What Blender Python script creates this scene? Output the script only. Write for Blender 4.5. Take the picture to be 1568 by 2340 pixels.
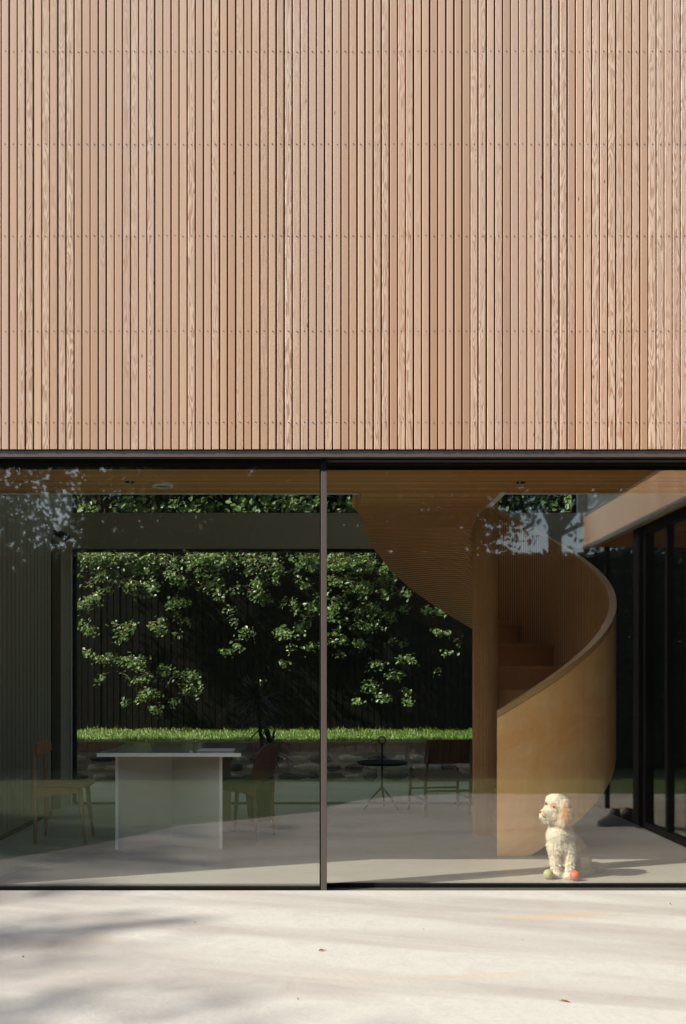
import bpy, math, random
import numpy as np
from mathutils import Vector, Matrix, noise as mnoise

for o in list(bpy.data.objects):
    bpy.data.objects.remove(o)
S = bpy.context.scene
COL = S.collection
R = math.radians

# ------------------------------------------------------------------ camera, sky, sun
cam = bpy.data.cameras.new('camera')
camo = bpy.data.objects.new('camera', cam)
COL.objects.link(camo)
camo.location = (0, 0, 1.31)
camo.rotation_euler = (R(90), 0, 0)
cam.sensor_fit = 'HORIZONTAL'
cam.sensor_width = 36
cam.lens = 36 * 2220 / 1568
cam.shift_x = 58 / 1568
cam.shift_y = 380 / 1568
cam.clip_end = 600
S.camera = camo

SUN = Vector((-3.03, -1.06, 2.65)).normalized()      # towards the sun
w = bpy.data.worlds.new('World')
S.world = w
w.use_nodes = True
nt = w.node_tree
bg = nt.nodes['Background']
sky = nt.nodes.new('ShaderNodeTexSky')
sky.sky_type = 'NISHITA'
sky.sun_disc = False
sky.sun_elevation = math.asin(SUN.z)
sky.sun_rotation = math.atan2(SUN.x, SUN.y)
sky.dust_density = 2.0
nt.links.new(sky.outputs[0], bg.inputs[0])
bg.inputs[1].default_value = 0.15
sl = bpy.data.lights.new('sun', 'SUN')
sl.energy = 4.4
sl.angle = R(0.5)
sl.color = (1, 0.95, 0.87)
so = bpy.data.objects.new('sun', sl)
COL.objects.link(so)
so.location = SUN * 30
so.rotation_euler = SUN.to_track_quat('Z', 'Y').to_euler()
S.view_settings.view_transform = 'Standard'
S.view_settings.look = 'None'
S.view_settings.exposure = 1.05
S.view_settings.gamma = 1
S.render.engine = 'CYCLES'
S.cycles.max_bounces = 10
S.cycles.diffuse_bounces = 6
S.cycles.glossy_bounces = 4
S.cycles.transparent_max_bounces = 24
S.cycles.caustics_reflective = False
S.cycles.caustics_refractive = False

# ------------------------------------------------------------------ materials
class NT:
    """small node-building helper"""
    def __init__(s, name):
        s.m = bpy.data.materials.new(name)
        s.m.use_nodes = True
        s.t = s.m.node_tree
        s.b = s.t.nodes['Principled BSDF']
        s.out = s.t.nodes['Material Output']
    def n(s, typ, **kw):
        nd = s.t.nodes.new('ShaderNode' + typ)
        for k, v in kw.items():
            if k.startswith('_'):
                nd.inputs[k[1:].replace('_', ' ')].default_value = v
            else:
                setattr(nd, k, v)
        return nd
    def l(s, a, b):
        s.t.links.new(a, b)
    def put(s, sock, v):
        if hasattr(v, 'links') or isinstance(v, bpy.types.NodeSocket):
            s.l(v, sock)
        else:
            sock.default_value = v
    def math(s, op, a, b=0.0, c=None):
        nd = s.n('Math', operation=op)
        s.put(nd.inputs[0], a)
        s.put(nd.inputs[1], b)
        if c is not None:
            s.put(nd.inputs[2], c)
        return nd.outputs[0]
    def xyz(s, out='Object'):
        tc = s.n('TexCoord')
        sp = s.n('SeparateXYZ')
        s.l(tc.outputs[out], sp.inputs[0])
        return tc.outputs[out], sp.outputs[0], sp.outputs[1], sp.outputs[2]
    def comb(s, x, y, z):
        c = s.n('CombineXYZ')
        for i, v in enumerate((x, y, z)):
            s.put(c.inputs[i], v)
        return c.outputs[0]
    def noise(s, vec, scale, detail=3.0, rough=0.5, dist=0.0):
        nd = s.n('TexNoise')
        s.l(vec, nd.inputs['Vector'])
        nd.inputs['Scale'].default_value = scale
        nd.inputs['Detail'].default_value = detail
        nd.inputs['Roughness'].default_value = rough
        nd.inputs['Distortion'].default_value = dist
        return nd.outputs['Fac']
    def white(s, val):
        nd = s.n('TexWhiteNoise', noise_dimensions='1D')
        s.put(nd.inputs['W'], val)
        return nd.outputs['Value']
    def ramp(s, fac, stops, interp='LINEAR'):
        nd = s.n('ValToRGB')
        cr = nd.color_ramp
        cr.interpolation = interp
        while len(cr.elements) < len(stops):
            cr.elements.new(0.5)
        for e, (p, c) in zip(cr.elements, stops):
            e.position = p
            e.color = (c[0], c[1], c[2], 1) if not isinstance(c, (int, float)) else (c, c, c, 1)
        s.l(fac, nd.inputs[0])
        return nd.outputs[0]
    def mix(s, fac, a, b, blend='MIX'):
        nd = s.n('Mix', data_type='RGBA', blend_type=blend)
        s.put(nd.inputs[0], fac)
        for i, v in ((6, a), (7, b)):
            if isinstance(v, (tuple, list)):
                v = (v[0], v[1], v[2], 1)
            s.put(nd.inputs[i], v)
        return nd.outputs[2]
    def bump(s, h, strength=0.3, dist=0.01):
        nd = s.n('Bump')
        nd.inputs['Strength'].default_value = strength
        nd.inputs['Distance'].default_value = dist
        s.l(h, nd.inputs['Height'])
        s.l(nd.outputs[0], s.b.inputs['Normal'])
    def color(s, v):
        if isinstance(v, (tuple, list)):
            v = (v[0], v[1], v[2], 1)
        s.put(s.b.inputs['Base Color'], v)
    def rough(s, v):
        s.put(s.b.inputs['Roughness'], v)

def plain(name, c, rough=0.6, metal=0.0, var=0.12, scale=9.0, spec=0.5):
    k = NT(name)
    v, x, y, z = k.xyz()
    f = k.noise(v, scale, 4)
    k.color(k.mix(f, [q * (1 - var) for q in c], [min(1, q * (1 + var)) for q in c]))
    k.rough(rough)
    k.b.inputs['Metallic'].default_value = metal
    k.b.inputs['Specular IOR Level'].default_value = spec
    return k.m

def larch():
    """weathered larch battens: every batten its own tone, a third with bold cathedral grain"""
    k = NT('larch')
    v, x, y, z = k.xyz()
    P, X0 = 0.04956, -1.939
    s = k.math('DIVIDE', k.math('SUBTRACT', x, X0), P)
    idx = k.math('FLOOR', s)
    u = k.math('SUBTRACT', k.math('FRACT', s), 0.5)          # -0.5..0.5 over a batten
    r1 = k.white(k.math('ADD', idx, 0.37))
    r2 = k.white(k.math('ADD', idx, 71.3))
    r3 = k.white(k.math('ADD', idx, 313.7))
    r4 = k.white(k.math('ADD', idx, 911.1))
    # low frequency wander along the batten
    nv = k.comb(k.math('MULTIPLY', u, 0.3), k.math('MULTIPLY', idx, 3.17), k.math('MULTIPLY', z, 1.0))
    n1 = k.noise(nv, 1.5, 2, 0.5)
    n2 = k.noise(k.comb(k.math('MULTIPLY', u, 0.55), k.math('MULTIPLY', idx, 5.1), z), 1.9, 2, 0.5)
    n3 = k.noise(k.comb(k.math('MULTIPLY', u, 2.0), k.math('MULTIPLY', idx, 8.1), k.math('MULTIPLY', z, 5.0)), 2.0, 2, 0.5)
    u0 = k.math('MULTIPLY', k.math('SUBTRACT', n1, 0.5), 2.2)
    du = k.math('SUBTRACT', u, u0)
    sgn = k.math('SUBTRACT', k.math('MULTIPLY', r3, 20.0), 10.0)
    ph = k.math('MULTIPLY', k.math('MULTIPLY', du, du), k.math('ADD', sgn, k.math('MULTIPLY', k.math('SIGN', sgn), 5.0)))
    ph = k.math('ADD', ph, k.math('MULTIPLY', n2, 11.0))
    ph = k.math('ADD', ph, k.math('MULTIPLY', n3, 0.9))
    band = k.math('FRACT', ph)
    cath = k.ramp(band, [(0, 0.9), (0.25, 1.0), (0.5, 0.2), (0.88, 0.0), (1, 0.9)])
    # straight grain
    sg = k.noise(k.comb(k.math('MULTIPLY', x, 260.0), k.math('MULTIPLY', idx, 1.3), k.math('MULTIPLY', z, 1.4)), 1.0, 3, 0.6)
    # where the bold grain shows
    ng = k.noise(k.comb(k.math('MULTIPLY', idx, 9.7), 0.0, z), 0.9, 1)
    show = k.ramp(k.math('ADD', k.math('MULTIPLY', r4, 0.7), k.math('MULTIPLY', ng, 0.6)), [(0.50, 0.0), (0.92, 1.0)])
    tone = k.ramp(r1, [(0, (0.33, 0.18, 0.105)), (0.18, (0.40, 0.235, 0.145)), (0.36, (0.50, 0.32, 0.205)), (0.52, (0.41, 0.265, 0.19)), (0.7, (0.54, 0.36, 0.235)), (0.85, (0.44, 0.26, 0.155)), (1, (0.50, 0.345, 0.26))])
    lowz = k.noise(k.comb(k.math('MULTIPLY', idx, 2.3), 0.0, z), 0.9, 3)
    tone = k.mix(k.math('MULTIPLY', lowz, 0.45), tone, (0.50, 0.34, 0.235), 'MIX')
    tone = k.mix(k.ramp(sg, [(0.3, 0.0), (0.75, 0.4)]), tone, (0.29, 0.17, 0.10))
    gl = k.mix(cath, (0.58, 0.44, 0.33), (0.30, 0.155, 0.09))
    col = k.mix(k.math('MULTIPLY', show, 0.8), tone, gl)
    # faint cathedral on all of them
    col = k.mix(k.math('MULTIPLY', cath, k.math('MULTIPLY', r2, 0.22)), col, (0.30, 0.17, 0.10))
    # knots, few
    kv = k.comb(k.math('MULTIPLY', x, 20.0), 0.0, k.math('MULTIPLY', z, 8.0))
    vo = k.n('TexVoronoi', feature='F1')
    k.l(kv, vo.inputs['Vector'])
    vo.inputs['Scale'].default_value = 0.42
    vo.inputs['Randomness'].default_value = 1.0
    kn = k.ramp(vo.outputs['Distance'], [(0.0, 1.0), (0.028, 1.0), (0.05, 0.0)])
    col = k.mix(k.math('MULTIPLY', kn, 0.85), col, (0.06, 0.03, 0.02))
    # weathering towards the top of the wall: silvery
    wz = k.ramp(k.math('MULTIPLY', k.math('SUBTRACT', z, 2.7), 0.28), [(0.0, 0.0), (1.0, 0.42)])
    col = k.mix(wz, col, (0.43, 0.32, 0.25))
    k.color(col)
    k.rough(0.78)
    k.b.inputs['Specular IOR Level'].default_value = 0.2
    k.bump(sg, 0.15, 0.002)
    return k.m

def boards(name, axis, pitch, cols, stretch=1.3, rough=0.45):
    """wood boards: tone changes per board along one axis, grain along the other"""
    k = NT(name)
    v, x, y, z = k.xyz()
    a = {'x': x, 'y': y, 'z': z}[axis]
    g = {'x': z, 'y': x, 'z': x}[axis]
    idx = k.math('FLOOR', k.math('DIVIDE', a, pitch))
    r = k.white(k.math('ADD', idx, 0.7))
    gr = k.noise(k.comb(k.math('MULTIPLY', a, 120.0), k.math('MULTIPLY', idx, 7.3), k.math('MULTIPLY', g, stretch)), 1.0, 4, 0.6)
    c = k.ramp(r, [(0.0, cols[0]), (0.5, cols[1]), (1.0, cols[2])])
    c = k.mix(k.ramp(gr, [(0.3, 0.0), (0.8, 0.55)]), c, [q * 0.45 for q in cols[0]])
    k.color(c)
    k.rough(rough)
    if 'charred' in name:
        k.b.inputs['Specular IOR Level'].default_value = 0.08
    return k.m

def plywood(name, c1, c2, reed=0.0):
    k = NT(name)
    v, x, y, z = k.xyz()
    ang = k.math('ARCTAN2', k.math('SUBTRACT', y, 0.0), k.math('SUBTRACT', x, 0.0))
    arc = k.math('MULTIPLY', ang, 1.03)
    f = k.noise(k.comb(arc, 0.0, k.math('MULTIPLY', z, 1.0)), 2.2, 4, 0.55, 1.6)
    f2 = k.noise(k.comb(k.math('MULTIPLY', arc, 40.0), 0.0, k.math('MULTIPLY', z, 3.0)), 1.0, 3)
    c = k.mix(k.ramp(f, [(0.35, 0.0), (0.65, 1.0)]), c1, c2)
    c = k.mix(k.math('MULTIPLY', f2, 0.35), c, [q * 0.7 for q in c1])
    if not reed and name == 'birch_ply':
        jt = k.math('ABSOLUTE', k.math('SUBTRACT', k.math('FRACT', k.math('ADD', k.math('MULTIPLY', arc, 0.82), 0.33)), 0.5))
        c = k.mix(k.ramp(jt, [(0.0, 0.35), (0.002, 0.35), (0.0035, 0.0)]), c, [q * 0.3 for q in c1])
    if reed:
        w_ = k.math('SINE', k.math('MULTIPLY', arc, 2 * math.pi / reed))
        c = k.mix(k.ramp(w_, [(0.0, 0.75), (0.45, 0.0)]), c, [q * 0.3 for q in c1])
        k.bump(w_, 0.5, 0.004)
    k.color(c)
    k.rough(0.5)
    k.b.inputs['Specular IOR Level'].default_value = 0.35
    return k.m

def concrete(name, base, stain, rough, amt=1.0):
    k = NT(name)
    v, x, y, z = k.xyz()
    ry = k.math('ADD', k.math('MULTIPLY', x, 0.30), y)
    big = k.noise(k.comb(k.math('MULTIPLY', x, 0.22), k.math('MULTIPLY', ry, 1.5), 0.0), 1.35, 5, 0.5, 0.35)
    fine = k.noise(v, 34, 6, 0.7)
    med = k.noise(v, 6.5, 5, 0.65, 0.8)
    warm = k.noise(k.comb(k.math('MULTIPLY', x, 0.45), k.math('MULTIPLY', y, 1.7), 3.0), 1.5, 3, 0.5, 0.4)
    c = k.mix(k.ramp(big, [(0.42, 0.0), (0.56, 1.0)]), [q * (1 - f_ * amt) for q, f_ in zip(base, (0.17, 0.20, 0.20))], base)  # slanted pale bands painted into the terrace colour for sun bounced off the glass
    c = k.mix(k.math('MULTIPLY', k.ramp(med, [(0.45, 0.0), (0.7, 0.5)]), amt), c, [q * 0.84 for q in base])
    c = k.mix(k.math('MULTIPLY', k.ramp(fine, [(0.5, 0.0), (0.75, 0.4)]), amt), c, [q * 0.78 for q in base])
    c = k.mix(k.math('MULTIPLY', k.ramp(warm, [(0.60, 0.0), (0.74, 0.6)]), amt), c, stain)
    # tiny pits
    vo = k.n('TexVoronoi', feature='F1')
    k.l(v, vo.inputs['Vector'])
    vo.inputs['Scale'].default_value = 9.0
    pit = k.ramp(vo.outputs['Distance'], [(0.0, 1.0), (0.035, 0.8), (0.05, 0.0)])
    gate = k.ramp(k.noise(v, 1.9, 2), [(0.52, 0.0), (0.6, 0.6)])
    c = k.mix(k.math('MULTIPLY', pit, k.math('MULTIPLY', gate, amt)), c, [q * 0.5 for q in base])
    k.color(c)
    k.rough(k.math('ADD', k.math('MULTIPLY', med, 0.2), rough - 0.1))
    k.bump(k.math('ADD', fine, k.math('MULTIPLY', med, 2.0)), 0.25 * amt, 0.004)
    return k.m

def leafmat(name, cols, trans=0.35, spec=0.5):
    k = NT(name)
    g = k.n('NewGeometry')
    c = k.ramp(g.outputs['Random Per Island'], [(0.0, cols[0]), (0.5, cols[1]), (1.0, cols[2])])
    k.color(c)
    k.rough(0.42)
    k.b.inputs['Specular IOR Level'].default_value = spec
    tr = k.n('BsdfTranslucent')
    k.l(k.mix(0.5, c, [min(1, q * 1.6) for q in cols[2]]), tr.inputs[0])
    ms = k.n('MixShader')
    ms.inputs[0].default_value = trans
    k.l(k.b.outputs[0], ms.inputs[1])
    k.l(tr.outputs[0], ms.inputs[2])
    k.l(ms.outputs[0], k.out.inputs[0])
    return k.m

def grassmat(name, c1, c2, c3):
    k = NT(name)
    v, x, y, z = k.xyz()
    f = k.noise(v, 1.2, 5, 0.6)
    f2 = k.noise(v, 45, 4, 0.7)
    c = k.mix(k.ramp(f, [(0.35, 0.0), (0.65, 1.0)]), c1, c2)
    c = k.mix(k.math('MULTIPLY', f2, 0.6), c, c3)
    k.color(c)
    k.rough(0.8)
    k.bump(f2, 0.8, 0.03)
    return k.m

def glassmat(name, f0=0.085, tint=(0.86, 0.89, 0.85), dust=True, wav=0.0):
    """architectural pane: see-through tint plus mirror reflection that grows with the angle"""
    k = NT(name)
    k.t.nodes.remove(k.b)
    lw = k.n('LayerWeight')
    lw.inputs['Blend'].default_value = 0.5
    f5 = k.math('POWER', lw.outputs['Facing'], 5.0)
    fr = k.math('ADD', k.math('MULTIPLY', f5, 0.3), f0)
    tr = k.n('BsdfTransparent')
    tr.inputs[0].default_value = (*tint, 1)
    gl = k.n('BsdfGlossy')
    gl.inputs['Roughness'].default_value = 0.022
    gl.inputs['Color'].default_value = (1, 0.96, 0.91, 1)
    if wav:
        v, x, y, z = k.xyz()
        bp = k.n('Bump')
        bp.inputs['Strength'].default_value = 1.0
        bp.inputs['Distance'].default_value = wav
        k.l(k.noise(k.comb(x, 0.0, k.math('MULTIPLY', z, 0.4)), 2.2, 1), bp.inputs['Height'])
        k.l(bp.outputs[0], gl.inputs['Normal'])
    ms = k.n('MixShader')
    k.l(fr, ms.inputs[0])
    k.l(tr.outputs[0], ms.inputs[1])
    k.l(gl.outputs[0], ms.inputs[2])
    out = ms.outputs[0]
    if dust:
        v, x, y, z = k.xyz()
        vo = k.n('TexVoronoi', feature='F1')
        k.l(v, vo.inputs['Vector'])
        vo.inputs['Scale'].default_value = 22.0
        spot = k.ramp(vo.outputs['Distance'], [(0.0, 1.0), (0.06, 0.9), (0.13, 0.0)])
        gate = k.ramp(k.noise(v, 60.0, 1), [(0.62, 0.0), (0.70, 1.0)])
        gate2 = k.ramp(k.noise(v, 1.3, 3), [(0.45, 0.1), (0.62, 1.0)])
        fac = k.math('MULTIPLY', k.math('MULTIPLY', spot, gate), gate2)
        film = k.math('ADD', k.math('MULTIPLY', fac, 0.28), 0.0006)
        df = k.n('BsdfDiffuse')
        df.inputs[0].default_value = (0.7, 0.7, 0.66, 1)
        m2 = k.n('MixShader')
        k.l(film, m2.inputs[0])
        k.l(out, m2.inputs[1])
        k.l(df.outputs[0], m2.inputs[2])
        out = m2.outputs[0]
    k.l(out, k.out.inputs[0])
    return k.m

M = {}
M['larch'] = larch()
M['screw'] = plain('screw_steel', (0.07, 0.045, 0.035), 0.6)
M['black'] = plain('black_membrane', (0.007, 0.0065, 0.006), 0.9, spec=0.1)
M['bronze'] = plain('bronze_anodised', (0.082, 0.064, 0.054), 0.5, 0.0, 0.1, 4, 0.3)
M['darkmetal'] = plain('dark_metal', (0.008, 0.0075, 0.007), 0.6, spec=0.15)
M['track'] = plain('sill_track', (0.05, 0.046, 0.042), 0.6, 0, 0.4, 30)
M['glass'] = glassmat('window_glass', 0.085, (0.975, 0.985, 0.965), wav=0.0007)
M['glass2'] = glassmat('rear_glass', 0.015, (0.93, 0.95, 0.92), dust=False)
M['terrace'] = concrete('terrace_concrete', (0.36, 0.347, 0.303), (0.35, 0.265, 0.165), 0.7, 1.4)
M['floor'] = concrete('polished_concrete', (0.36, 0.33, 0.29), (0.33, 0.30, 0.255), 0.33, 0.4)
M['patio'] = concrete('patio_concrete', (0.20, 0.195, 0.15), (0.17, 0.15, 0.10), 0.75)
M['lawn'] = grassmat('lawn_grass', (0.055, 0.085, 0.016), (0.08, 0.115, 0.024), (0.035, 0.055, 0.012))
M['ceiling'] = boards('cedar_ceiling', 'y', 0.0605, [(0.46, 0.20, 0.065), (0.62, 0.30, 0.10), (0.76, 0.42, 0.16)], rough=0.4)
M['ply'] = plywood('birch_ply', (0.92, 0.46, 0.16), (0.98, 0.62, 0.28))
M['rail'] = plywood('birch_rail', (0.52, 0.29, 0.12), (0.60, 0.36, 0.16))
M['plyin'] = plywood('reeded_oak', (0.78, 0.39, 0.15), (0.86, 0.46, 0.19), 0.022)
M['step'] = plywood('oak_step', (0.42, 0.19, 0.075), (0.48, 0.23, 0.095))
M['plaster'] = plain('upper_wall_plaster', (0.42, 0.42, 0.36), 0.85, 0, 0.05)
M['white'] = plain('white_paint', (0.72, 0.70, 0.64), 0.6, 0, 0.05)
M['greenwall'] = boards('ribbed_wall_panel', 'y', 0.11, [(0.25, 0.21, 0.145), (0.265, 0.225, 0.155), (0.29, 0.245, 0.17)], 0.2, 0.55)
M['blackwood'] = boards('charred_timber', 'x', 0.1, [(0.005, 0.004, 0.0035), (0.007, 0.0055, 0.0045), (0.010, 0.0075, 0.006)], 0.8, 0.75)
M['bulk'] = plain('spandrel_paint', (0.30, 0.28, 0.215), 0.7, 0, 0.05)
M['leaf'] = leafmat('leaf_green', [(0.04, 0.085, 0.016), (0.085, 0.15, 0.032), (0.18, 0.25, 0.075)], 0.3)
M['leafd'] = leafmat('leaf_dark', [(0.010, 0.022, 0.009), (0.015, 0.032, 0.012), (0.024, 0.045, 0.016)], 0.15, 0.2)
M['leafm'] = leafmat('leaf_mid', [(0.03, 0.055, 0.02), (0.05, 0.08, 0.03), (0.07, 0.11, 0.04)], 0.35, 0.3)
M['blade'] = leafmat('grass_blade', [(0.05, 0.16, 0.012), (0.11, 0.26, 0.022), (0.27, 0.30, 0.06)], 0.35)
M['bark'] = plain('bark', (0.09, 0.065, 0.045), 0.9, 0, 0.4, 20)
M['twig'] = plain('twig', (0.22, 0.14, 0.07), 0.8, 0, 0.3, 20)
M['stone'] = plain('dark_stone', (0.045, 0.038, 0.034), 0.85, 0, 0.5, 12)
M['stone2'] = plain('pale_stone', (0.30, 0.26, 0.21), 0.85, 0, 0.35, 12)
M['mortar'] = plain('mortar', (0.34, 0.28, 0.22), 0.95, 0, 0.35, 18)
M['brick'] = plain('brick', (0.20, 0.11, 0.075), 0.9, 0, 0.4, 10)
M['tabletop'] = plain('pale_tabletop', (0.34, 0.32, 0.27), 0.14, 0, 0.06)
M['tablebase'] = plain('pale_table_base', (0.50, 0.46, 0.39), 0.5, 0, 0.06)
M['edge'] = plain('pale_table_edge', (0.80, 0.76, 0.68), 0.5, 0, 0.04)
M['oak'] = plain('light_oak', (0.40, 0.20, 0.085), 0.5, 0, 0.2, 14)
M['darkoak'] = plain('dark_oak', (0.12, 0.06, 0.035), 0.5, 0, 0.25, 14)
M['darkpad'] = plain('dark_leather', (0.035, 0.03, 0.03), 0.55)
M['redwood'] = boards('red_brown_slats', 'x', 0.024, [(0.10, 0.035, 0.02), (0.13, 0.048, 0.026), (0.155, 0.06, 0.034)])
M['pot'] = plain('plant_pot', (0.03, 0.028, 0.022), 0.7)
M['yucca'] = leafmat('yucca_leaf', [(0.012, 0.02, 0.008), (0.02, 0.03, 0.01), (0.03, 0.045, 0.016)], 0.1)
M['tennis'] = plain('tennis_felt', (0.33, 0.33, 0.13), 0.95, 0, 0.15, 90)
M['seam'] = plain('ball_seam', (0.62, 0.63, 0.45), 0.9)
M['orange'] = plain('orange_rubber', (0.64, 0.085, 0.012), 0.45, 0, 0.12, 40)
M['blue'] = plain('blue_rubber', (0.05, 0.12, 0.42), 0.45)
M['nose'] = plain('dog_nose', (0.05, 0.022, 0.018), 0.4)
M['eye'] = plain('dog_eye', (0.035, 0.018, 0.012), 0.15)
M['dryleaf'] = plain('dry_leaf', (0.34, 0.15, 0.05), 0.8, 0, 0.4, 60)
M['boot'] = plain('boot_leather', (0.07, 0.045, 0.03), 0.5)
M['sole'] = plain('boot_sole', (0.10, 0.07, 0.05), 0.8)
M['lampglass'] = plain('opal_diffuser', (0.62, 0.62, 0.58), 0.4, 0, 0.03)
M['paper'] = plain('grey_cover', (0.32, 0.30, 0.27), 0.5)

k = NT('dog_coat')
at = k.n('VertexColor', layer_name='Col')
v, x, y, z = k.xyz()
k.color(k.mix(k.math('MULTIPLY', k.noise(v, 130, 3, 0.7), 0.35), at.outputs[0], (0.42, 0.31, 0.21)))
k.rough(0.9)
k.b.inputs['Specular IOR Level'].default_value = 0.1
k.b.inputs['Sheen Weight'].default_value = 0.3
M['coat'] = k.m

# ------------------------------------------------------------------ mesh helpers
class MB:
    def __init__(s):
        s.v, s.f, s.mi = [], [], []
    def add(s, vs, fs, mi=0):
        o = len(s.v)
        s.v.extend([tuple(p) for p in vs])
        s.f.extend([tuple(i + o for i in f) for f in fs])
        s.mi.extend([mi] * len(fs))
        return s
    def box(s, x0, y0, z0, x1, y1, z1, mi=0):
        vs = [(x0, y0, z0), (x1, y0, z0), (x1, y1, z0), (x0, y1, z0), (x0, y0, z1), (x1, y0, z1), (x1, y1, z1), (x0, y1, z1)]
        return s.add(vs, [(0, 3, 2, 1), (4, 5, 6, 7), (0, 1, 5, 4), (1, 2, 6, 5), (2, 3, 7, 6), (3, 0, 4, 7)], mi)
    def prism(s, poly, a0, a1, axis='z', mi=0):
        """poly: 2-D outline; extruded along axis"""
        n = len(poly)
        def P(p, a):
            return {'z': (p[0], p[1], a), 'y': (p[0], a, p[1]), 'x': (a, p[0], p[1])}[axis]
        vs = [P(p, a0) for p in poly] + [P(p, a1) for p in poly]
        fs = [tuple(range(n))[::-1], tuple(range(n, 2 * n))]
        fs += [(i, (i + 1) % n, n + (i + 1) % n, n + i) for i in range(n)]
        return s.add(vs, fs, mi)
    def tube(s, pts, rad, n=10, mi=0, cap=True):
        pts = [Vector(p) for p in pts]
        if not hasattr(rad, '__len__'):
            rad = [rad] * len(pts)
        vs, fs = [], []
        for i, p in enumerate(pts):
            d = (pts[min(i + 1, len(pts) - 1)] - pts[max(i - 1, 0)])
            d = d.normalized() if d.length > 1e-9 else Vector((0, 0, 1))
            a = Vector((0, 0, 1)) if abs(d.z) < 0.9 else Vector((1, 0, 0))
            u = d.cross(a).normalized()
            w_ = d.cross(u)
            for j in range(n):
                t = 2 * math.pi * j / n
                vs.append(p + (u * math.cos(t) + w_ * math.sin(t)) * rad[i])
        for i in range(len(pts) - 1):
            for j in range(n):
                fs.append((i * n + j, i * n + (j + 1) % n, (i + 1) * n + (j + 1) % n, (i + 1) * n + j))
        if cap:
            fs.append(tuple(range(n))[::-1])
            fs.append(tuple((len(pts) - 1) * n + j for j in range(n)))
        return s.add(vs, fs, mi)
    def ell(s, c, r, nu=16, nv=10, mi=0, rot=None, jit=0.0, seed=0):
        c = Vector(c)
        vs, fs = [], []
        rnd = random.Random(seed)
        for i in range(nv + 1):
            ph = math.pi * i / nv
            for j in range(nu):
                th = 2 * math.pi * j / nu
                p = Vector((math.sin(ph) * math.cos(th) * r[0], math.sin(ph) * math.sin(th) * r[1], math.cos(ph) * r[2]))
                if jit:
                    p *= 1 + jit * (mnoise.noise(Vector((p.x / r[0] * 1.7 + seed * 3.1, p.y / r[1] * 1.7, p.z / r[2] * 1.7))))
                if rot:
                    p = rot @ p
                vs.append(c + p)
        for i in range(nv):
            for j in range(nu):
                fs.append((i * nu + j, (i + 1) * nu + j, (i + 1) * nu + (j + 1) % nu, i * nu + (j + 1) % nu))
        return s.add(vs, fs, mi)
    def build(s, name, mat, parent=None, smooth=False, kind=None):
        me = bpy.data.meshes.new(name)
        me.from_pydata(s.v, [], s.f)
        for m_ in (mat if isinstance(mat, (list, tuple)) else [mat]):
            me.materials.append(M[m_])
        me.polygons.foreach_set('material_index', s.mi)
        if smooth:
            me.polygons.foreach_set('use_smooth', [True] * len(s.f))
        me.update()
        o = bpy.data.objects.new(name, me)
        COL.objects.link(o)
        if parent:
            o.parent = parent
        if kind:
            o['kind'] = kind
        return o

def tag(o, label, cat, group=None, kind=None):
    o['label'] = label
    o['category'] = cat
    if group:
        o['group'] = group
    if kind:
        o['kind'] = kind
    return o

def thing(name, label, cat, loc=(0, 0, 0), rz=0.0, group=None):
    o = bpy.data.objects.new(name, None)
    COL.objects.link(o)
    o.location = loc
    o.rotation_euler = (0, 0, rz)
    o.empty_display_size = 0.1
    return tag(o, label, cat, group)

def bevel(o, wd=0.004, seg=2):
    b = o.modifiers.new('bevel', 'BEVEL')
    b.width = wd
    b.segments = seg
    b.limit_method = 'ANGLE'
    return o

def leaves(mb, pts, size, seed=1, up=0.3, mi=0, asp=0.62, norm=None):
    """each point gets one folded, pointed leaf"""
    rnd = np.random.default_rng(seed)
    n = len(pts)
    P = np.asarray(pts, float)
    nn = rnd.normal(size=(n, 3))
    nn[:, 2] += up * 3
    if norm is not None:
        nn += np.asarray(norm) * 1.2
    nn /= np.linalg.norm(nn, axis=1)[:, None]
    t = rnd.normal(size=(n, 3))
    t -= (t * nn).sum(1)[:, None] * nn
    t /= np.linalg.norm(t, axis=1)[:, None]
    b = np.cross(nn, t)
    s_ = size * rnd.uniform(0.5, 1.4, n)[:, None]
    a0 = P - t * s_ * 0.5
    a1 = P + t * s_ * 0.5
    sd = b * s_ * asp * 0.5
    f = nn * s_ * 0.12
    q = [a0, P - t * s_ * 0.1 + sd + f, P + t * s_ * 0.25 + sd * 0.7 + f * 0.7, a1, P + t * s_ * 0.25 - sd * 0.7 + f * 0.7, P - t * s_ * 0.1 - sd + f]
    V = np.stack(q, axis=1).reshape(-1, 3)
    o = len(mb.v)
    mb.v.extend(map(tuple, V.tolist()))
    for i in range(n):
        k_ = o + i * 6
        mb.f.append((k_, k_ + 1, k_ + 2, k_ + 3))
        mb.f.append((k_, k_ + 3, k_ + 4, k_ + 5))
    mb.mi.extend([mi] * (2 * n))

# ------------------------------------------------------------------ ground
GRASS_EDGE = [(-6.0, 5.6), (-2.27, 5.06), (-1.75, 4.4), (-1.22, 3.45), (-0.87, 3.2), (0.02, 2.53), (0.46, 1.8), (1.04, 1.34), (1.6, 1.23), (9.0, 1.23)]
b = MB()
b.add([(-90, -90, -0.02), (90, -90, -0.02), (90, 90, -0.02), (-90, 90, -0.02)], [(0, 1, 2, 3)])
b.build('lawn', 'lawn', kind='structure')
b = MB()
poly = GRASS_EDGE + [(9.0, 5.995), (-6.0, 5.995)]
b.prism(poly, -0.10, 0.0)
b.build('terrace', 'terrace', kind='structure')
b = MB()
b.box(-3.4, 6.205, -0.1, 3.4, 10.06, 0.0)
b.build('floor', 'floor', kind='structure')
b = MB()
b.box(-6.0, 10.165, -0.1, 8.0, 12.42, -0.012)
b.build('patio', 'patio', kind='structure')
b = MB()
b.box(-30, 12.5, -0.1, 30, 40, 0.50)
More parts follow.
